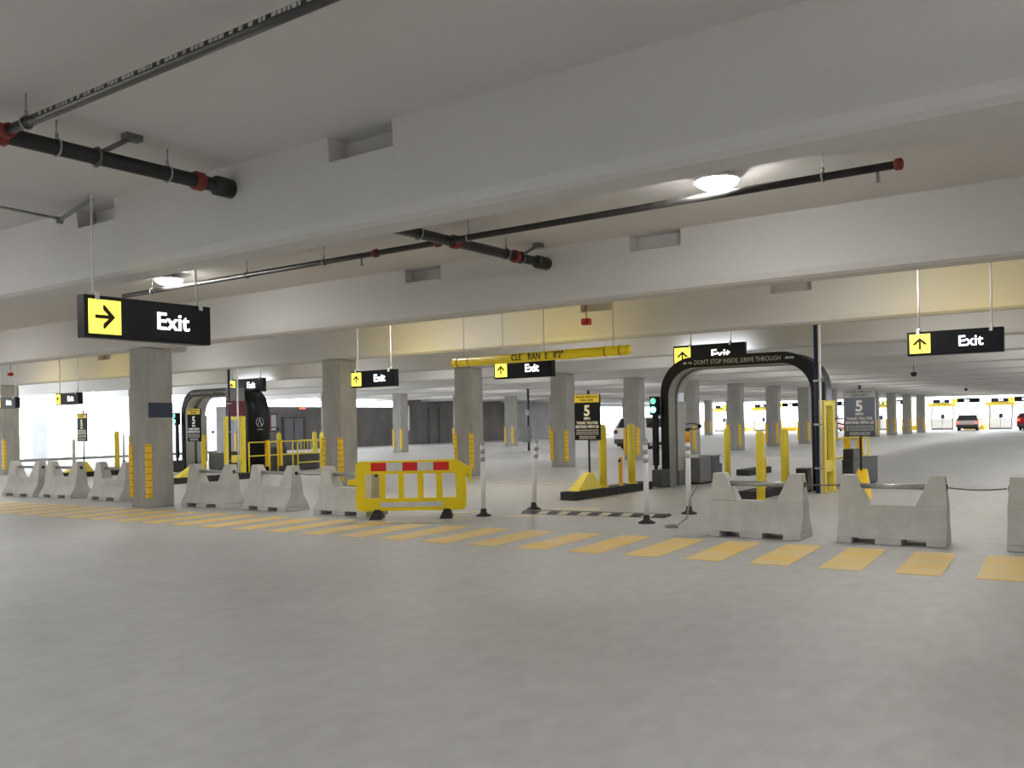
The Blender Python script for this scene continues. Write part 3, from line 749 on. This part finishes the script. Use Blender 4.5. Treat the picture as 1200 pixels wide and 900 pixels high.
# ------------------------------------------------------------------ cars
def car(loc, rz, paint, label, L=4.7, Wd=1.88, Hh=1.70, sedan=False, lit=True):
    r = thing('car', loc, label, 'car', None, rz)         # +X is the front
    l, w = L/2, Wd/2; belt = 1.14 if not sedan else .92
    prof = [(-l+.04, .34), (-l, .60), (-l+.05, belt-.06), (-l+.16, belt), (l*.42, belt), (l-.25, belt-.17), (l-.04, belt-.32), (l, .50), (l-.06, .30)]
    MB().prism(prof, -w, w, 'Y').build('body', paint, r, .07, 3)
    ra, rb = (-l+.20, -l+.50) if not sedan else (-l+.75, -l+1.45)
    fa, fb = l*.45, l*.05
    lo = [(ra, -w+.06, belt-.02), (fa, -w+.06, belt-.02), (fa, w-.06, belt-.02), (ra, w-.06, belt-.02)]
    hi = [(rb, -w+.24, Hh-.06), (fb, -w+.24, Hh-.06), (fb, w-.24, Hh-.06), (rb, w-.24, Hh-.06)]
    MB().hexa(lo, hi).build('windows', 'glass', r, .03)
    MB().hexa([(rb-.06, -w+.22, Hh-.08), (fb+.05, -w+.22, Hh-.08), (fb+.05, w-.22, Hh-.08), (rb-.06, w-.22, Hh-.08)],
              [(rb+.05, -w+.30, Hh), (fb-.1, -w+.30, Hh), (fb-.1, w-.30, Hh), (rb+.05, w-.30, Hh)]).build('roof', paint, r, .03)
    for s in (-1, 1):
        y0, y1 = s*(w-.06), s*(w-.24)
        for a, bb in ((ra, rb), (fa, fb), ((ra+fa)/2-.2, (rb+fb)/2-.2)):
            MB().path([(a, y0, belt-.02), (bb, y1, Hh-.05)], .05, 6).build('pillar', paint, r)
        MB().box(l*.38, l*.38+.14, s*(w+.0)-(.0 if s > 0 else .16), s*w+(.16 if s > 0 else .0), belt+.0, belt+.12).build('mirror', paint, r, .02)
        MB().box(-l-.012, -l+.12, min(s*(w-.02), s*(w-.26)), max(s*(w-.02), s*(w-.26)), belt-.30, belt-.12).build('tail_light', 'red_lit' if lit else 'maroon', r, .02)
        for x in (-l+.85, l-.9):
            wh = MB().lathe((x, s*(w-.20), .34), [(.34, -.10), (.34, .10)] if s > 0 else [(.34, .10), (.34, -.10)], 22, axis='Y').build('wheel', 'tyre', r, .03)
            MB().lathe((x, s*(w-.09), .34), [(.21, -.01), (.19, .012), (.05, .018)] if s > 0 else [(.21, .01), (.19, -.012), (.05, -.018)], 16, axis='Y').build('hub', 'silver', wh)
    MB().box(-l+.15, l-.15, -w+.12, w-.12, .17, .42).build('underbody', 'tyre', r, .03)
    MB().box(-l-.03, -l+.25, -w+.06, w-.06, .30, .55).build('bumper', 'charcoal', r, .03)
    MB().box(-l-.012, -l+.05, -.26, .26, .72, .84).build('licence_plate', 'white_reflect', r)
    return r
car((-22.72, 44.45, 0), PI/2, 'car_white', 'white sport utility car seen from behind beyond the yellow bollards', lit=False)
car((-14.5, 92.6, 0), PI/2+.12, 'car_pink', 'pale saloon car with red tail lights waiting at the far exit lanes', 4.6, 1.9, 1.45, True)
car((-9.35, 92.2, 0), PI/2, 'car_red', 'red car at the far exit, cut by the right edge', 4.4, 1.8, 1.5)
car((-26.9, 91.5, 0), PI/2, 'car_red', 'red van far away just left of the bluish speed sign', 4.8, 1.9, 1.9)

# ------------------------------------------------------------------ far exit plaza
def booth(x, label):
    r = thing('toll_booth', (x, 97.5, 0), label, 'booth', 'exit booths at the far end')
    MB().box(-1, 1, -.5, .5, -.3, .15).build('plinth', 'grey_box', r)
    for sx in (-.5, .5): MB().box(sx-.47, sx+.47, -.48, .4, .15, 1.1).build('counter_panel', 'white', r, .02)
    for sx in (-.97, .97):
        for y in (-.45, .4): MB().box(sx-.05, sx+.05, y-.05, y+.05, .15, 2.3).build('frame_post', 'grey_box', r)
    MB().box(-.16, .16, -.2, .1, 1.1, 1.5).box(-.05, .05, -.1, .0, 1.4, 1.75).build('monitor', 'navy', r, .02)
    MB().box(-1.25, 1.25, -.7, .6, 2.28, 2.62).build('roof', 'sign_yellow', r, .03)
    h = MB().box(-.75, .75, -.78, -.70, 2.62, 2.98).build('header_sign', 'black', r, .01)
    text('lettering', 'Exit', .26, 'lit_white', h, (.1, -.785, 2.80), 0, .004, .004)
BX = [-12.4, -17.5, -23.3, -29.6, -35.7, -40.3]
BN = ['nearest the right edge', 'left of the pale saloon car', 'behind the bluish speed sign', 'left of the tall yellow guard frame', 'between two columns seen through the arch', 'at the left inside the arch opening']
for x, n in zip(BX, BN): booth(x, f'white exit booth with yellow roof, {n}')
def lane_sign(x, label, green):
    r = thing('lane_sign', (x, 91.6, 2.56), label, 'lane sign', 'lane signs over the far exits')
    MB().box(0, 2.3, -.06, .06, 0, .42).build('housing', 'black', r, .01)
    p = MB().box(-.02, .42, -.075, -.055, .0, .42).build('arrow_panel', 'lit_yellow', r)
    MB().prism(arrow_poly(.20, .21, .25, 0), -.082, -.072, 'Y').build('arrow', 'text_dark', p)
    text('lettering', 'Exit', .28, 'lit_white', r, (1.25, -.065, .20), 0, .005, .004)
    if green: MB().box(2.3, 2.75, -.06, .06, .0, .42).build('status_panel', 'lit_pale_green', r, .01)
    for x_ in (.4, 1.9): MB().tube((x_, 0, .40), (x_, 0, SLAB-2.56), .02, 6).build('hanger_rod', 'galv', r)
for x, g, n in ((-11.0, False, 'cut by the right edge'), (-15.65, True, 'above the pale saloon car'), (-21.6, True, 'right of the bluish speed sign'), (-26.6, False, 'behind the bluish speed sign'), (-32.0, True, 'left of the tall yellow guard frame'), (-38.0, False, 'seen through the right arch')):
    lane_sign(x, f'far black lane sign with yellow arrow, {n}', g)
for k, x in enumerate((-14.6, -20.2, -26.0, -32.6, -38.2)):
    r = thing('traffic_island', (x, 96.4, 0), f'low yellow island between far exit lanes, {ORD[k]} from the right', 'traffic island', 'yellow islands at the far exits')
    MB().box(-.9, .9, -.3, 3, -.3, .45).build('island', 'guard_yellow', r, .05)
    for sx in (-.7, .7): MB().tube((sx, -.1, .4), (sx, -.1, 1.2), .07, 12).build('bollard', 'yellow', r)
for k, x in enumerate((-11.2, -20.6, -30.5)):
    r = thing('plaza_pillar', (x, 101, -.3), f'grey pillar of the far exit plaza, {ORD[k]} from the right', 'pillar', 'pillars of the exit plaza')
    MB().box(-.4, .4, -.4, .4, 0, 4.2).build('shaft', 'wall_pale', r, .02); MB().box(-.5, .5, -.5, .5, 0, .5).build('plinth', 'wall_pale', r, .02)

# ------------------------------------------------------------------ sky
w = bpy.data.worlds.new('sky'); S.world = w; w.use_nodes = True
bg = w.node_tree.nodes['Background']; bg.inputs['Color'].default_value = (.88, .945, 1, 1); bg.inputs['Strength'].default_value = 3.2

# ------------------------------------------------------------------ camera
cam = bpy.data.cameras.new('camera'); co = bpy.data.objects.new('camera', cam); COL.objects.link(co)
cam.sensor_width = 36; cam.lens = 1057/1200*36; cam.shift_y = 43.6/1200; cam.clip_end = 1000
yaw = math.atan(760/1057); roll = math.atan(.0179)
co.matrix_world = Matrix.Translation((0, 0, 1.6)) @ Matrix.Rotation(yaw, 4, 'Z') @ Matrix.Rotation(PI/2, 4, 'X') @ Matrix.Rotation(-roll, 4, 'Z')
S.camera = co
S.view_settings.view_transform = 'Standard'; S.view_settings.look = 'None'
S.view_settings.gamma = 1; S.view_settings.use_curve_mapping = False; S.view_settings.exposure = 1.3
S.cycles.max_bounces = 8; S.cycles.diffuse_bounces = 5
S.cycles.use_denoising = True
S.cycles.sample_clamp_indirect = 6
